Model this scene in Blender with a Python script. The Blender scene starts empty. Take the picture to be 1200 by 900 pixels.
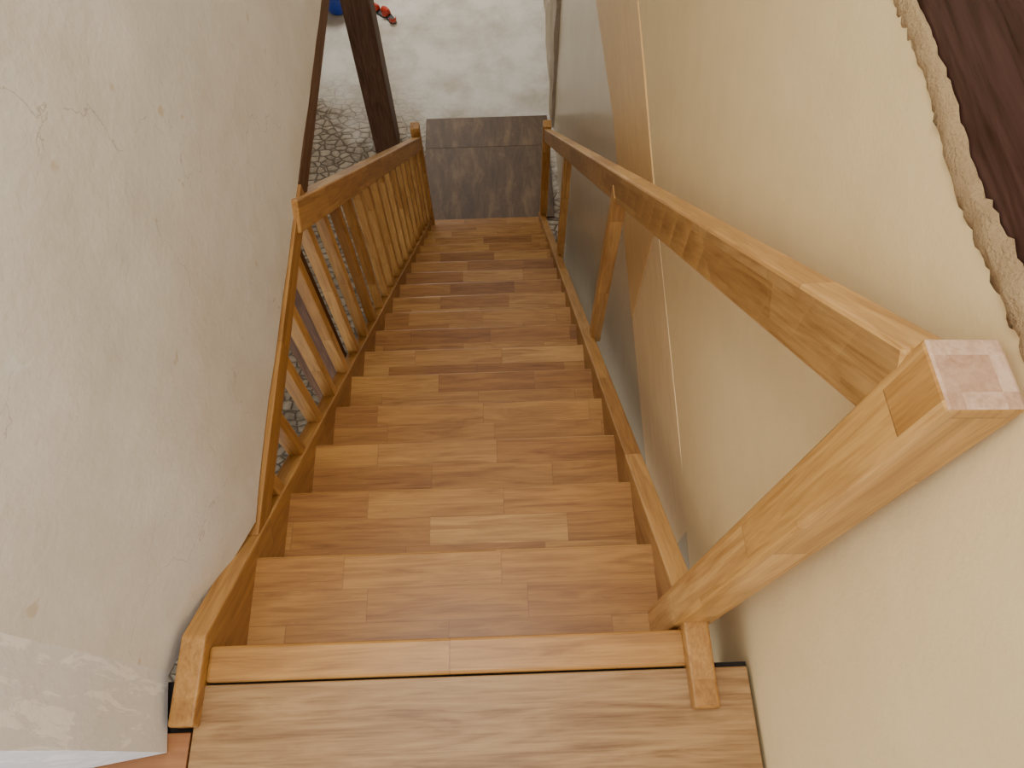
import bpy, bmesh, math, random
from mathutils import Vector, Matrix, noise
random.seed(3)
S = bpy.context.scene
COL = S.collection
R, G = 0.20, 0.22           # rise, going
SL = R / G
A = math.atan(SL)
N = 18
ZF = -3.8                   # lower floor

# ------------------------------------------------------------------ nodes
def newmat(name):
    m = bpy.data.materials.new(name); m.use_nodes = True
    nt = m.node_tree; nt.nodes.clear()
    out = nt.nodes.new('ShaderNodeOutputMaterial')
    b = nt.nodes.new('ShaderNodeBsdfPrincipled')
    nt.links.new(b.outputs[0], out.inputs[0])
    return m, nt, b
def nd(nt, t, **k):
    n = nt.nodes.new(t)
    for a, v in k.items(): setattr(n, a, v)
    return n
def lk(nt, a, b): nt.links.new(a, b)
def setin(nt, sock, v):
    if isinstance(v, bpy.types.NodeSocket): nt.links.new(v, sock)
    elif v is not None: sock.default_value = v
def mth(nt, op, a, b=None, c=None):
    n = nd(nt, 'ShaderNodeMath', operation=op)
    setin(nt, n.inputs[0], a); setin(nt, n.inputs[1], b)
    if c is not None: setin(nt, n.inputs[2], c)
    return n.outputs[0]
def ramp(nt, fac, stops, interp='LINEAR'):
    n = nd(nt, 'ShaderNodeValToRGB'); n.color_ramp.interpolation = interp
    el = n.color_ramp.elements
    while len(el) < len(stops): el.new(0.5)
    for e, (p, c) in zip(el, stops):
        e.position = p
        e.color = (c, c, c, 1) if isinstance(c, (int, float)) else (*c, 1)
    setin(nt, n.inputs[0], fac); return n.outputs[0]
def mix(nt, fac, a, b, bt='MIX'):
    n = nd(nt, 'ShaderNodeMix', data_type='RGBA', blend_type=bt)
    setin(nt, n.inputs[0], fac)
    for i, v in ((6, a), (7, b)):
        if isinstance(v, tuple) and len(v) == 3: v = (*v, 1)
        setin(nt, n.inputs[i], v)
    return n.outputs[2]
def ntex(nt, vec, scale, detail=4, rough=.5, dist=0):
    n = nd(nt, 'ShaderNodeTexNoise'); lk(nt, vec, n.inputs['Vector'])
    n.inputs['Scale'].default_value = scale; n.inputs['Detail'].default_value = detail
    n.inputs['Roughness'].default_value = rough; n.inputs['Distortion'].default_value = dist
    return n.outputs[0]
def mapped(nt, vec, sc, loc=(0, 0, 0)):
    n = nd(nt, 'ShaderNodeMapping'); lk(nt, vec, n.inputs[0])
    n.inputs['Scale'].default_value = sc; n.inputs['Location'].default_value = loc
    return n.outputs[0]
def bump(nt, b, h, strength, dist=.01):
    n = nd(nt, 'ShaderNodeBump'); lk(nt, h, n.inputs['Height'])
    n.inputs['Strength'].default_value = strength; n.inputs['Distance'].default_value = dist
    lk(nt, n.outputs[0], b.inputs['Normal'])
def srgb(r, g, b):
    f = lambda c: ((c/255+.055)/1.055)**2.4 if c > 10 else c/255/12.92
    return (f(r), f(g), f(b))

def wood(name, tones, strip=.045, seg=.33, rough=.36, grain=.35, zc=.07, joint=True):
    m, nt, b = newmat(name)
    tc = nd(nt, 'ShaderNodeTexCoord'); oi = nd(nt, 'ShaderNodeObjectInfo')
    rnd = oi.outputs['Random']
    sep = nd(nt, 'ShaderNodeSeparateXYZ'); lk(nt, tc.outputs['Object'], sep.inputs[0])
    x, y, z = sep.outputs
    yy = mth(nt, 'ADD', mth(nt, 'DIVIDE', y, strip), mth(nt, 'MULTIPLY', rnd, 0.0))
    yy = mth(nt, 'ADD', yy, .5)
    row = mth(nt, 'FLOOR', yy)
    zr = mth(nt, 'FLOOR', mth(nt, 'ADD', mth(nt, 'DIVIDE', z, zc), .5))
    rr = mth(nt, 'ADD', mth(nt, 'ADD', row, mth(nt, 'MULTIPLY', zr, 17)), mth(nt, 'MULTIPLY', rnd, 971))
    w1 = nd(nt, 'ShaderNodeTexWhiteNoise', noise_dimensions='1D'); lk(nt, rr, w1.inputs['W'])
    xx = mth(nt, 'ADD', mth(nt, 'DIVIDE', x, seg), mth(nt, 'MULTIPLY', w1.outputs[0], 9))
    cel = mth(nt, 'FLOOR', xx)
    cmb = nd(nt, 'ShaderNodeCombineXYZ'); lk(nt, rr, cmb.inputs[0]); lk(nt, cel, cmb.inputs[1])
    w2 = nd(nt, 'ShaderNodeTexWhiteNoise', noise_dimensions='2D'); lk(nt, cmb.outputs[0], w2.inputs['Vector'])
    base = ramp(nt, w2.outputs[0], [(i/(len(tones)-1), srgb(*t)) for i, t in enumerate(tones)])
    off = nd(nt, 'ShaderNodeVectorMath', operation='SCALE'); lk(nt, w2.outputs['Color'], off.inputs[0]); off.inputs[3].default_value = 13
    add = nd(nt, 'ShaderNodeVectorMath', operation='ADD'); lk(nt, tc.outputs['Object'], add.inputs[0]); lk(nt, off.outputs[0], add.inputs[1])
    g1 = ntex(nt, mapped(nt, add.outputs[0], (2.2, 22, 22)), 1.6, 5, .6, 1.2)
    g2 = ntex(nt, mapped(nt, add.outputs[0], (8, 220, 220)), 1.0, 3, .6)
    gg = mth(nt, 'ADD', mth(nt, 'MULTIPLY', g1, .65), mth(nt, 'MULTIPLY', g2, .35))
    dk = ramp(nt, gg, [(.33, (1-grain, 1-grain*1.2, 1-grain*1.4)), (.6, (1.0, 1.0, 1.0))])
    col = mix(nt, 1, base, dk, 'MULTIPLY')
    if joint:
        fy = mth(nt, 'FRACT', yy); fx = mth(nt, 'FRACT', xx)
        e = mth(nt, 'MAXIMUM', mth(nt, 'LESS_THAN', fy, .02), mth(nt, 'LESS_THAN', fx, .005))
        col = mix(nt, mth(nt, 'MULTIPLY', e, .35), col, (.05, .02, .01))
    lk(nt, col, b.inputs['Base Color'])
    b.inputs['Roughness'].default_value = rough
    b.inputs['Specular IOR Level'].default_value = .35
    bump(nt, b, gg, .12, .002)
    return m

TONES = [(146, 97, 42), (162, 112, 52), (172, 122, 58), (182, 134, 68), (168, 118, 54), (192, 145, 80)]
M_tread = wood('oiled_wood_treads', TONES, .075, .36, .36, .46, .07)
M_nose = wood('wood_nosing', [(170, 120, 58), (182, 134, 70), (176, 127, 62)], .2, .5, .36, .45, joint=True)
M_rail = wood('wood_rail', [(182, 132, 70), (200, 152, 86), (210, 163, 98), (188, 138, 74)], .05, .42, .32, .45, .05)
M_str = wood('wood_stringer', [(160, 113, 56), (176, 129, 68), (186, 140, 80)], .08, .6, .36, .42, .08)
M_end = wood('wood_end_grain', [(190, 146, 112), (220, 184, 152), (204, 164, 130)], .037, .037, .36, .35, .037, joint=False)
M_lam = wood('oak_laminate', [(158, 121, 74), (164, 127, 80)], .4, 6, .42, .55, .4, joint=False)
M_lam2 = wood('orange_floor_board', [(150, 98, 56), (156, 104, 60)], .4, 6, .42, .3, .4, joint=False)
M_board = wood('pine_fascia', [(228, 188, 124), (232, 192, 128)], .9, 9, .38, .16, .9, joint=False)
M_board2 = wood('plywood_fascia', [(236, 206, 156), (240, 210, 160)], .9, 9, .45, .14, .9, joint=False)
M_dark = wood('aged_dark_timber', [(104, 74, 52), (120, 86, 62)], .6, 8, .6, .6, .6, joint=False)
M_dark2 = wood('red_brown_painted_timber', [(76, 50, 42), (86, 58, 48)], .6, 8, .45, .7, .6, joint=False)

def plaster(name, c1, c2, bscale=1.0, cracks=False, streak=False, rough=.8, fine=60):
    m, nt, b = newmat(name)
    tc = nd(nt, 'ShaderNodeTexCoord'); P = tc.outputs['Object']
    n1 = ntex(nt, P, 1.7, 6, .6)
    col = ramp(nt, n1, [(.3, c1), (.7, c2)])
    n2 = ntex(nt, P, 9, 6, .7)
    col = mix(nt, .2, col, ramp(nt, n2, [(.35, tuple(v*.82 for v in c1)), (.65, c2)]))
    h = mth(nt, 'ADD', mth(nt, 'MULTIPLY', ntex(nt, P, fine, 4, .6), .25), mth(nt, 'MULTIPLY', ntex(nt, P, 7, 5, .55), 1.0))
    if cracks:
        v = nd(nt, 'ShaderNodeTexVoronoi', feature='DISTANCE_TO_EDGE')
        pw = nd(nt, 'ShaderNodeVectorMath', operation='ADD')
        nn = nd(nt, 'ShaderNodeTexNoise'); lk(nt, P, nn.inputs['Vector']); nn.inputs['Scale'].default_value = 4; nn.inputs['Detail'].default_value = 6
        sc = nd(nt, 'ShaderNodeVectorMath', operation='SCALE'); lk(nt, nn.outputs['Color'], sc.inputs[0]); sc.inputs[3].default_value = .5
        lk(nt, P, pw.inputs[0]); lk(nt, sc.outputs[0], pw.inputs[1]); lk(nt, pw.outputs[0], v.inputs['Vector'])
        v.inputs['Scale'].default_value = 2.2
        cr = mth(nt, 'LESS_THAN', v.outputs['Distance'], .0026)
        msk = mth(nt, 'GREATER_THAN', ntex(nt, P, 3.1, 3), .5)
        col = mix(nt, mth(nt, 'MULTIPLY', mth(nt, 'MULTIPLY', cr, msk), .35), col, (.2, .17, .13))
        k = ramp(nt, ntex(nt, P, 16, 3, .5), [(.70, 0.0), (.74, 1.0)])
        col = mix(nt, mth(nt, 'MULTIPLY', k, .4), col, srgb(196, 168, 112))
        k = ramp(nt, ntex(nt, mapped(nt, P, (1, 1, 1), (5, 3, 1)), 11, 4, .6), [(.66, 0.0), (.70, 1.0)])
        col = mix(nt, mth(nt, 'MULTIPLY', k, .5), col, srgb(240, 244, 250))
        k = ramp(nt, ntex(nt, mapped(nt, P, (1, 1, .6), (1, 7, 2)), 2.6, 7, .7), [(.45, 0.0), (.7, 1.0)])
        col = mix(nt, mth(nt, 'MULTIPLY', k, .3), col, srgb(198, 188, 168))
    if streak:
        sep = nd(nt, 'ShaderNodeSeparateXYZ'); lk(nt, P, sep.inputs[0])
        lo = mth(nt, 'LESS_THAN', sep.outputs[1], -.045)
        col = mix(nt, mth(nt, 'MULTIPLY', lo, .6), col, srgb(232, 236, 244))
        k = ramp(nt, ntex(nt, mapped(nt, P, (3, 9, 2)), 3.4, 7, .7, .6), [(.53, 0.0), (.56, 1.0)])
        col = mix(nt, mth(nt, 'MULTIPLY', mth(nt, 'MULTIPLY', k, lo), .9), col, srgb(253, 254, 255))
    lk(nt, col, b.inputs['Base Color']); b.inputs['Roughness'].default_value = rough
    bump(nt, b, h, .35*bscale, .012)
    return m
M_wl = plaster('whitewashed_plaster', srgb(226, 225, 221), srgb(240, 240, 238), 1.0, True, True, .5)
M_wr = plaster('cream_plaster', srgb(230, 202, 148), srgb(238, 212, 160), .6, False, False, .6, 110)
M_cob = plaster('broken_plaster_edge', srgb(150, 122, 84), srgb(186, 156, 112), 4.0, False, False, .95, 260)
M_pan = plaster('grey_panel', srgb(208, 192, 160), srgb(216, 200, 170), .06, False, False, .25)
M_stone = plaster('rough_stone_wall', srgb(150, 132, 108), srgb(200, 186, 162), 3, True, False, .9, 40)

def floor_mat():
    m, nt, b = newmat('cobbles_and_cement')
    tc = nd(nt, 'ShaderNodeTexCoord'); P = tc.outputs['Object']
    sep = nd(nt, 'ShaderNodeSeparateXYZ'); lk(nt, P, sep.inputs[0])
    v = nd(nt, 'ShaderNodeTexVoronoi', feature='DISTANCE_TO_EDGE'); lk(nt, mapped(nt, P, (1, 1.4, 1)), v.inputs['Vector']); v.inputs['Scale'].default_value = 11
    v2 = nd(nt, 'ShaderNodeTexVoronoi'); lk(nt, mapped(nt, P, (1, 1.4, 1)), v2.inputs['Vector']); v2.inputs['Scale'].default_value = 11
    hs = ramp(nt, v.outputs['Distance'], [(.0, 0.0), (.10, .8), (.3, 1.0)])
    s1 = nd(nt, 'ShaderNodeSeparateColor'); lk(nt, v2.outputs['Color'], s1.inputs[0])
    stone = ramp(nt, s1.outputs[0], [(0, srgb(122, 108, 90)), (.5, srgb(152, 136, 114)), (1, srgb(184, 168, 144))])
    stone = mix(nt, .5, stone, ramp(nt, ntex(nt, P, 22, 6, .7), [(.3, srgb(100, 86, 70)), (.7, srgb(200, 184, 160))]))
    cob = mix(nt, hs, srgb(100, 86, 68), stone)
    cem = ramp(nt, ntex(nt, P, 2.2, 8, .65), [(.3, srgb(178, 168, 148)), (.6, srgb(220, 215, 204))])
    t = mth(nt, 'ADD', sep.outputs[1], mth(nt, 'MULTIPLY', ntex(nt, P, 2.6, 7, .65), 1.6))
    t = mth(nt, 'ADD', t, mth(nt, 'MULTIPLY', sep.outputs[0], .45))
    fac = ramp(nt, mth(nt, 'MULTIPLY', mth(nt, 'SUBTRACT', t, 5.35), 1.0), [(.0, 0.0), (.35, .65), (.9, 1.0)])
    lk(nt, mix(nt, fac, cob, cem), b.inputs['Base Color']); b.inputs['Roughness'].default_value = .8
    hh = mth(nt, 'MULTIPLY', hs, mth(nt, 'SUBTRACT', 1.02, fac))
    hh = mth(nt, 'ADD', hh, mth(nt, 'MULTIPLY', ntex(nt, P, 12, 5), .2))
    bump(nt, b, hh, .7, .02)
    return m
M_floor = floor_mat()
def rust_mat():
    m, nt, b = newmat('weathered_brown_board')
    tc = nd(nt, 'ShaderNodeTexCoord'); P = tc.outputs['Object']
    n = ntex(nt, mapped(nt, P, (5, 1.4, 3)), 1.6, 9, .75, .4)
    c = ramp(nt, n, [(.32, srgb(64, 46, 28)), (.52, srgb(94, 70, 44)), (.72, srgb(134, 106, 72))])
    lk(nt, c, b.inputs['Base Color']); b.inputs['Roughness'].default_value = .6
    bump(nt, b, n, .2, .01)
    return m
M_rust = rust_mat()
def plain(name, c, rough=.5):
    m, nt, b = newmat(name)
    tc = nd(nt, 'ShaderNodeTexCoord')
    n = ntex(nt, tc.outputs['Object'], 14, 4)
    lk(nt, ramp(nt, n, [(.3, tuple(v*.8 for v in c)), (.7, c)]), b.inputs['Base Color'])
    b.inputs['Roughness'].default_value = rough
    return m
M_gap_shade = plain('gap_shade_black', (.012, .009, .007), .9)  # near-black colour stands in for the shade inside the floor gaps
M_ceil = plain('whitewashed_boards', (.6, .57, .5), .9)
M_red = plain('red_rubber', srgb(200, 64, 40), .4)
M_dk = plain('black_rubber', (.03, .03, .03), .5)
M_blue = plain('blue_plastic', srgb(30, 66, 170), .35)
M_metal = plain('galvanised_wire', (.4, .4, .4), .3)

# ------------------------------------------------------------------ geometry
def empty(name):
    e = bpy.data.objects.new(name, None); COL.objects.link(e); e.empty_display_size = .1; return e
def link(ob, parent=None):
    COL.objects.link(ob)
    if parent: ob.parent = parent
    return ob
def bev(ob, w=.004, seg=2):
    if w:
        m = ob.modifiers.new('bevel', 'BEVEL'); m.width = w; m.segments = seg; m.limit_method = 'ANGLE'
def frame(o, xd, zh=(0, 0, 1)):
    x = Vector(xd).normalized(); z = Vector(zh)
    y = z.cross(x).normalized(); z = x.cross(y)
    M = Matrix((x, y, z)).transposed().to_4x4(); M.translation = Vector(o); return M
def box(name, M, dims, mat, parent=None, bw=.004, endmat=None):
    me = bpy.data.meshes.new(name); bm = bmesh.new(); bmesh.ops.create_cube(bm, size=1)
    for v in bm.verts: v.co = Vector((v.co.x*dims[0], v.co.y*dims[1], v.co.z*dims[2]))
    if endmat:
        for f in bm.faces:
            if abs(f.normal.x) > .9: f.material_index = 1
    bm.to_mesh(me); bm.free(); me.materials.append(mat)
    if endmat: me.materials.append(endmat)
    ob = bpy.data.objects.new(name, me); link(ob, parent); ob.matrix_world = M; bev(ob, bw)
    return ob
def abox(name, lo, hi, mat, parent=None, bw=.004, along='x'):
    c = [(a+b)/2 for a, b in zip(lo, hi)]; d = [b-a for a, b in zip(lo, hi)]
    if along == 'x': return box(name, frame(c, (1, 0, 0)), d, mat, parent, bw)
    if along == 'y': return box(name, frame(c, (0, 1, 0)), (d[1], d[0], d[2]), mat, parent, bw)
    return box(name, frame(c, (0, 0, 1), (0, 1, 0)), (d[2], d[0], d[1]), mat, parent, bw)
def prism(name, M, prof, x0, x1, mat, parent=None, bw=.004):
    Mi = M.inverted(); n = len(prof)
    vs = [Mi @ Vector((x0, y, z)) for y, z in prof] + [Mi @ Vector((x1, y, z)) for y, z in prof]
    fs = [tuple(range(n))[::-1], tuple(range(n, 2*n))] + [(i, (i+1) % n, n+(i+1) % n, n+i) for i in range(n)]
    me = bpy.data.meshes.new(name); me.from_pydata(vs, [], fs); me.materials.append(mat)
    bm = bmesh.new(); bm.from_mesh(me); bmesh.ops.recalc_face_normals(bm, faces=bm.faces); bm.to_mesh(me); bm.free()
    ob = bpy.data.objects.new(name, me); link(ob, parent); ob.matrix_world = M; bev(ob, bw); return ob

XL, XR, TH = -.588, .320, .048
D = Vector((0, math.cos(A), -math.sin(A)))

# ---- staircase
st = empty('wooden_staircase')
for k in range(1, N+1):
    y1 = k*G; y0 = y1-G-.016; z = -R*k
    t = abox(f'tread_{k}', (XL-.01, y0, z-.035), (XR+.01, y1, z), M_tread, st, .006)
    abox(f'riser_{k}', (XL-.01, y0-.018, z-.02), (XR+.01, y0-.001, z+R-.035), M_tread, st, .002)
abox('riser_foot', (XL-.01, N*G-.04, ZF), (XR+.01, N*G-.022, -R*N-.03), M_tread, st, .002)
abox('top_nosing', (XL, -.066, -.04), (XR+.004, 0, .004), M_nose, st, .006)
def stringer(name, x0, x1):
    M = frame((0.5*(x0+x1), 0, 0), D)
    up = .045
    prof = [(-.142, -.10), (-.142, .03), ((up-.03)/SL, .03), (4.02, up-SL*4.02), (4.02, ZF), (3.75, ZF), (.25, -.33-SL*.25), (-.05, -.10-.15)]
    prism(name, M, prof, x0, x1, M_str, st, .005)
stringer('stringer_left', XL-TH, XL)
stringer('stringer_right', XR, XR+TH)

# ---- right railing
rr = empty('stair_railing')
p0 = Vector((.33, .037, -.205)); p1 = Vector((.405, .075, .926))
box('newel_top', frame((p0+p1)/2, p1-p0, (0, 1, 0)), ((p1-p0).length, .072, .072), M_rail, rr, .004, M_end)
def rail(name, x0, x1, y0, y1, zf, parent, h=.085, w=.05):
    a = Vector((x0, y0, zf(y0))); b = Vector((x1, y1, zf(y1)))
    box(name, frame((a+b)/2, b-a), ((b-a).length, w, h), M_rail, parent, .006)
zr = lambda y: .845-SL*(y-.11)
rail('handrail', .391, .357, .085, 3.90, zr, rr, .093)
for i, (y, xb) in enumerate(((1.36, .374), (2.64, .364))):
    abox(f'baluster_{i+1}', (xb-.022, y-.028, .03-SL*y), (xb+.020, y+.028, zr(y)-.02), M_rail, rr, .003, 'z')
abox('newel_foot', (.325, 3.88, ZF), (.385, 3.95, -2.50), M_rail, rr, .004, 'z')

# ---- left railing
lr = empty('stair_railing')
zl = lambda y: .9-SL*y
rail('handrail', -.612, -.612, 1.2, 3.9, zl, lr, .098, .058)
y = .43; i = 1
while y < 3.8:
    top = min(zl(y)-.03, -.265)
    bot = .03-SL*y
    if top-bot > .03:
        abox(f'baluster_{i}', (-.631, y-.019, bot), (-.593, y+.019, top), M_rail, lr, .003, 'z'); i += 1
    y += .168
abox('newel_foot', (-.645, 3.88, ZF), (-.58, 3.95, -2.48), M_rail, lr, .004, 'z')

# ---- walls
def gridwall(name, plan, zb, zt, mat, step=.05, amp=.004, thick=.16, seed=0):
    """grid surface along plan, thickened away from the stair (thick>0: towards -X, <0: +X)"""
    pts = []
    for (a, b, za, zb_) in [(plan[i], plan[i+1], zb[i], zb[i+1]) for i in range(len(plan)-1)]:
        L = math.dist(a, b); n = max(1, int(L/step))
        for j in range(n):
            t = j/n; pts.append((a[0]+(b[0]-a[0])*t, a[1]+(b[1]-a[1])*t, za+(zb_-za)*t))
    pts.append((*plan[-1], zb[-1]))
    nz = int((zt-min(zb))/step)
    vs = []; fs = []
    for (x, y, z0) in pts:
        for j in range(nz+1):
            z = z0+(zt-z0)*j/nz
            o = noise.noise(Vector((x*2+seed, y*2.3, z*2.3)))*amp*1.5+noise.noise(Vector((x*7+seed, y*8, z*8)))*amp*.5
            vs.append((x+o, y+o*.3, z))
    for a in range(len(pts)-1):
        for j in range(nz):
            q = a*(nz+1)+j; fs.append((q, q+nz+1, q+nz+2, q+1))
    me = bpy.data.meshes.new(name); me.from_pydata(vs, [], fs); me.materials.append(mat)
    for p in me.polygons: p.use_smooth = True
    ob = bpy.data.objects.new(name, me); link(ob)
    s = ob.modifiers.new('thick', 'SOLIDIFY'); s.thickness = abs(thick); s.offset = -1 if thick > 0 else 1
    e = ob.modifiers.new('split', 'EDGE_SPLIT'); e.split_angle = math.radians(50)
    return ob
gridwall('wall_left', [(-1.6, -.33), (-.64, -.182), (-.662, -.05), (-.645, .10), (-.602, .30), (-.596, 4.6)],
         [.0, .0, .0, -.09, -.19, -.20], 2.4, M_wl, .06, .006, .13)
abox('trim_1', (-.655, .27, -.268), (-.592, 1.33, -.198), M_str, None, .003, 'y')
abox('ceiling_beam', (-.74, 1.335, -.285), (-.598, 4.6, -.198), M_dark, None, .006, 'y')

def rx(y): return .445+(.085*min(max(y, 0), 2.4)/2.4)
gridwall('wall_right', [(rx(0), -1.5), (rx(0), 0), (rx(1.2), 1.2), (rx(2.4), 2.4), (rx(3), 5.6)],
         [-.42, -.42, -.38, -.30, -.27], .935, M_wr, .05, .0018, -.2, 5)
def lip():
    vs = []; fs = []; n = 700; prof = 9
    for i in range(n+1):
        y = -1.2+i*6/n
        for j in range(prof):
            a = math.pi*j/(prof-1)
            r = .011+.005*noise.noise(Vector((y*9, j*.8, 3)))+.004*noise.noise(Vector((y*45, j*2, 7)))+.0035*noise.noise(Vector((y*110, j*3, 1)))
            vs.append((rx(y)+.004-math.sin(a)*r*.7, y, .938-math.cos(a)*r*1.5+.012*noise.noise(Vector((y*5, 0, 0)))))
    for i in range(n):
        for j in range(prof-1):
            q = i*prof+j; fs.append((q, q+1, q+prof+1, q+prof))
    me = bpy.data.meshes.new('broken_plaster_lip'); me.from_pydata(vs, [], fs); me.materials.append(M_cob)
    for p in me.polygons: p.use_smooth = True
    link(bpy.data.objects.new('plaster_edge', me))
lip()
def slab(name, ys, zt, zb, off, th, mat):
    n = len(ys); vs = []
    for y_, a, b in zip(ys, zt, zb):
        X = rx(y_)-off
        vs += [(X, y_, a), (X, y_, b), (X+th, y_, b), (X+th, y_, a)]
    fs = [(0, 1, 2, 3)]
    for i in range(n-1):
        p, q = 4*i, 4*i+4
        for a, b in ((0, 1), (1, 2), (2, 3), (3, 0)): fs.append((p+a, q+a, q+b, p+b))
    fs.append((4*n-1, 4*n-2, 4*n-3, 4*n-4))
    M = frame((0, 0, 0), (0, 1, 0)); Mi = M.inverted()
    me = bpy.data.meshes.new(name); me.from_pydata([Mi @ Vector(v) for v in vs], [], fs); me.materials.append(mat)
    bm = bmesh.new(); bm.from_mesh(me); bmesh.ops.recalc_face_normals(bm, faces=bm.faces); bm.to_mesh(me); bm.free()
    ob = bpy.data.objects.new(name, me); link(ob); ob.matrix_world = M; return ob
slab('window_beam', [-1.2, 0, 2.4, 4.8], [1.25]*4, [.937]*4, -.006, .2, M_dark2)
slab('wall_right_upper', [-1.5, 0, 2.4, 5.6], [2.4]*4, [1.252]*4, -.01, .2, M_wr)
slab('trim_2', [1.275, 2.4, 5.3], [-.365, -.285, -.255], [-.94, -1.0, -1.2], .0045, .03, M_board)
slab('trim_3', [-.1, 1.27], [-.405, -.365], [-.88, -.94], .0025, .02, M_board2)
slab('wall_right_lower', [-1.5, 0, 2.4, 5.25], [-.42, -.42, -.30, -.27], [ZF]*4, .0, .15, M_pan)
gridwall('wall_right_rough', [(.50, 5.2), (.52, 6.4), (.50, 9)], [ZF, ZF, ZF], -.27, M_stone, .06, .02, -.2, 9)

# ---- floors
fl = box('floor', Matrix.Translation((0, 0, ZF-.05)), (5.4, 11.1, .1), M_floor, None, 0)
for v in fl.data.vertices: v.co.x += -1.8; v.co.y += 4.05
fb = empty('wooden_floor_board')
for i, (a, b) in enumerate(((4.10, 4.955), (4.957, 5.34))):
    abox(f'plank_{i+1}', (-.70, a, ZF+.001), (.47, b, ZF+.022), M_rust, fb, .002)
abox('wall_back', (-4.5, 9.0, ZF), (.9, 9.2, -.2), M_stone, None, 0)
abox('wall_left_lower', (-4.6, -1.5, ZF), (-4.4, 9.2, -.2), M_stone, None, 0)
abox('shade_ceiling', (-4.6, -.2, -.18), (-.80, 4.6, -.02), M_ceil, None, 0)  # out-of-view slab, added to darken the lower room
abox('shade_ceiling_far', (-4.6, 4.62, -.18), (.9, 9.2, -.02), M_ceil, None, 0)  # also unseen, added to keep sky light off the lower floor
lf = empty('floor_landing')
abox('laminate_plank', (-.60, -.255, -.02), (.436, -.070, -.002), M_lam, lf, .002)
abox('laminate_plank_2', (-.60, -.445, -.02), (.436, -.257, -.002), M_lam, lf, .002)
abox('laminate_plank_3', (-.60, -1.5, -.02), (.436, -.447, -.002), M_lam, lf, .002)
abox('side_board', (-1.6, -1.5, -.02), (-.604, -.15, -.004), M_lam2, lf, .002)
abox('subfloor_gap_shade', (-1.6, -1.5, -.25), (.44, -.06, -.021), M_gap_shade, lf, 0)  # box painted black so the gaps around the landing look deeply shaded

# ---- timber posts below
tp = abox('timber_post', (-1.17, 4.93, ZF), (-.95, 5.15, -.2), M_dark, None, .012, 'z')
tp2 = abox('timber_post', (-.86, 1.26, ZF), (-.70, 1.40, -.29), M_dark, None, .012, 'z')

# ---- red shoes
def loft(name, rings, mat, parent, closed=True, sub=1):
    n = len(rings[0]); vs = [v for r in rings for v in r]; fs = []
    for i in range(len(rings)-1):
        for j in range(n):
            fs.append((i*n+j, i*n+(j+1) % n, (i+1)*n+(j+1) % n, (i+1)*n+j))
    if closed: fs += [tuple(range(n))[::-1], tuple(range((len(rings)-1)*n, len(rings)*n))]
    me = bpy.data.meshes.new(name); me.from_pydata(vs, [], fs); me.materials.append(mat)
    for p in me.polygons: p.use_smooth = True
    bm = bmesh.new(); bm.from_mesh(me); bmesh.ops.recalc_face_normals(bm, faces=bm.faces); bm.to_mesh(me); bm.free()
    ob = bpy.data.objects.new(name, me); link(ob, parent)
    if sub:
        m = ob.modifiers.new('s', 'SUBSURF'); m.levels = sub; m.render_levels = 2
    return ob
def shoe(loc, ang):
    e = empty('red_shoe')
    outline = [(-.13, .03), (-.09, .038), (-.03, .034), (.03, .042), (.09, .05), (.13, .035), (.145, .0), (.13, -.03), (.09, -.046), (.03, -.038), (-.03, -.034), (-.09, -.038), (-.13, -.03), (-.145, 0)]
    loft('sole', [[(x, y, 0) for x, y in outline], [(x*1.02, y*1.05, .008) for x, y in outline], [(x*1.02, y*1.05, .022) for x, y in outline]], M_dk, e)
    r = []
    for x, w, h in ((-.01, .036, .075), (.03, .042, .07), (.08, .048, .055), (.12, .038, .04), (.14, .015, .028)):
        r.append([(x, w*math.cos(t*math.pi/6), .018+h*max(0, math.sin(t*math.pi/6))) for t in range(0, 7)] + [(x, -w*.5, .02), (x, w*.5, .02)])
    loft('upper', r, M_red, e)
    r = []
    for t in range(9):
        a = math.pi/2+math.pi*t/8
        cx, cy = -.09+.048*math.cos(a), .036*math.sin(a)
        r.append([(cx, cy, .018), (cx*1.06, cy*1.12, .02), (cx*1.04, cy*1.1, .07), (cx, cy, .072)])
    loft('heel', r, M_red, e)
    e.location = loc; e.rotation_euler = (0, 0, ang)
shoe((-1.13, 6.86, ZF), 2.1)
shoe((-1.24, 6.94, ZF), 2.4)
bk = empty('blue_bucket')
def ring(r, z, n=28): return [(r*math.cos(2*math.pi*i/n), r*math.sin(2*math.pi*i/n), z) for i in range(n)]
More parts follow.
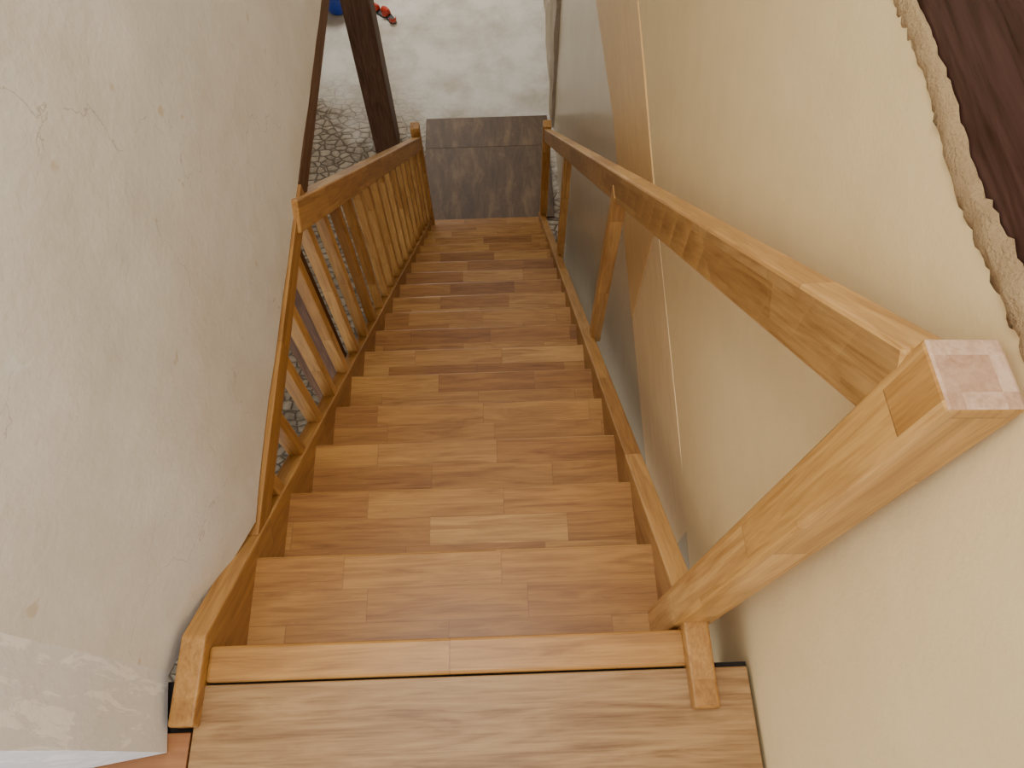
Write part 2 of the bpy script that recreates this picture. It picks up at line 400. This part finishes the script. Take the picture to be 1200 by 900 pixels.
loft('shell', [ring(.02, .004), ring(.11, .004), ring(.115, .02), ring(.15, .27), ring(.162, .275), ring(.162, .29), ring(.146, .288), ring(.112, .03), ring(.02, .02)], M_blue, bk)
cu = bpy.data.curves.new('handle', 'CURVE'); cu.dimensions = '3D'; cu.bevel_depth = .004
sp = cu.splines.new('POLY'); sp.points.add(16)
for i, p in enumerate(sp.points):
    a = math.pi*i/16; p.co = (.16*math.cos(a), .1*math.sin(a), .28+.1*math.sin(a)*.4, 1)
cu.materials.append(M_metal); link(bpy.data.objects.new('handle', cu), bk)
bk.location = (-1.67, 7.0, ZF)

# ------------------------------------------------------------------ camera
th, psi, roll = math.radians(63.4), math.radians(.8), math.radians(1.2)
f = Vector((math.sin(psi)*math.cos(th), math.cos(psi)*math.cos(th), -math.sin(th)))
r0 = Vector((math.cos(psi), -math.sin(psi), 0)); u0 = r0.cross(f)
r1 = r0*math.cos(roll)-u0*math.sin(roll); u1 = u0*math.cos(roll)+r0*math.sin(roll)
cam = bpy.data.cameras.new('camera'); cam.lens = 870/1200*36; cam.sensor_width = 36; cam.clip_start = .05
co = bpy.data.objects.new('camera', cam); COL.objects.link(co)
M = Matrix((r1, u1, -f)).transposed().to_4x4(); M.translation = (0, -.208, 1.5)
co.matrix_world = M; S.camera = co

# ------------------------------------------------------------------ light
w = bpy.data.worlds.new('world'); S.world = w; w.use_nodes = True
w.node_tree.nodes['Background'].inputs[0].default_value = (.95, .97, 1, 1)
w.node_tree.nodes['Background'].inputs[1].default_value = 1.8
def area(name, loc, tgt, size, power, color):
    l = bpy.data.lights.new(name, 'AREA'); l.size = size; l.energy = power; l.color = color
    o = bpy.data.objects.new(name, l); COL.objects.link(o); o.location = loc
    o.rotation_euler = (Vector(tgt)-Vector(loc)).to_track_quat('-Z', 'Y').to_euler()
area('overhead_fill', (-.35, .1, 3.0), (.05, .8, -.6), .7, 36, (1, .96, .88))  # added area light above the stairs, no lamp fixture here
area('window_light', (-1.2, 8.4, -.5), (-.4, 6.4, ZF), 1.4, 120, (1, .98, .94))
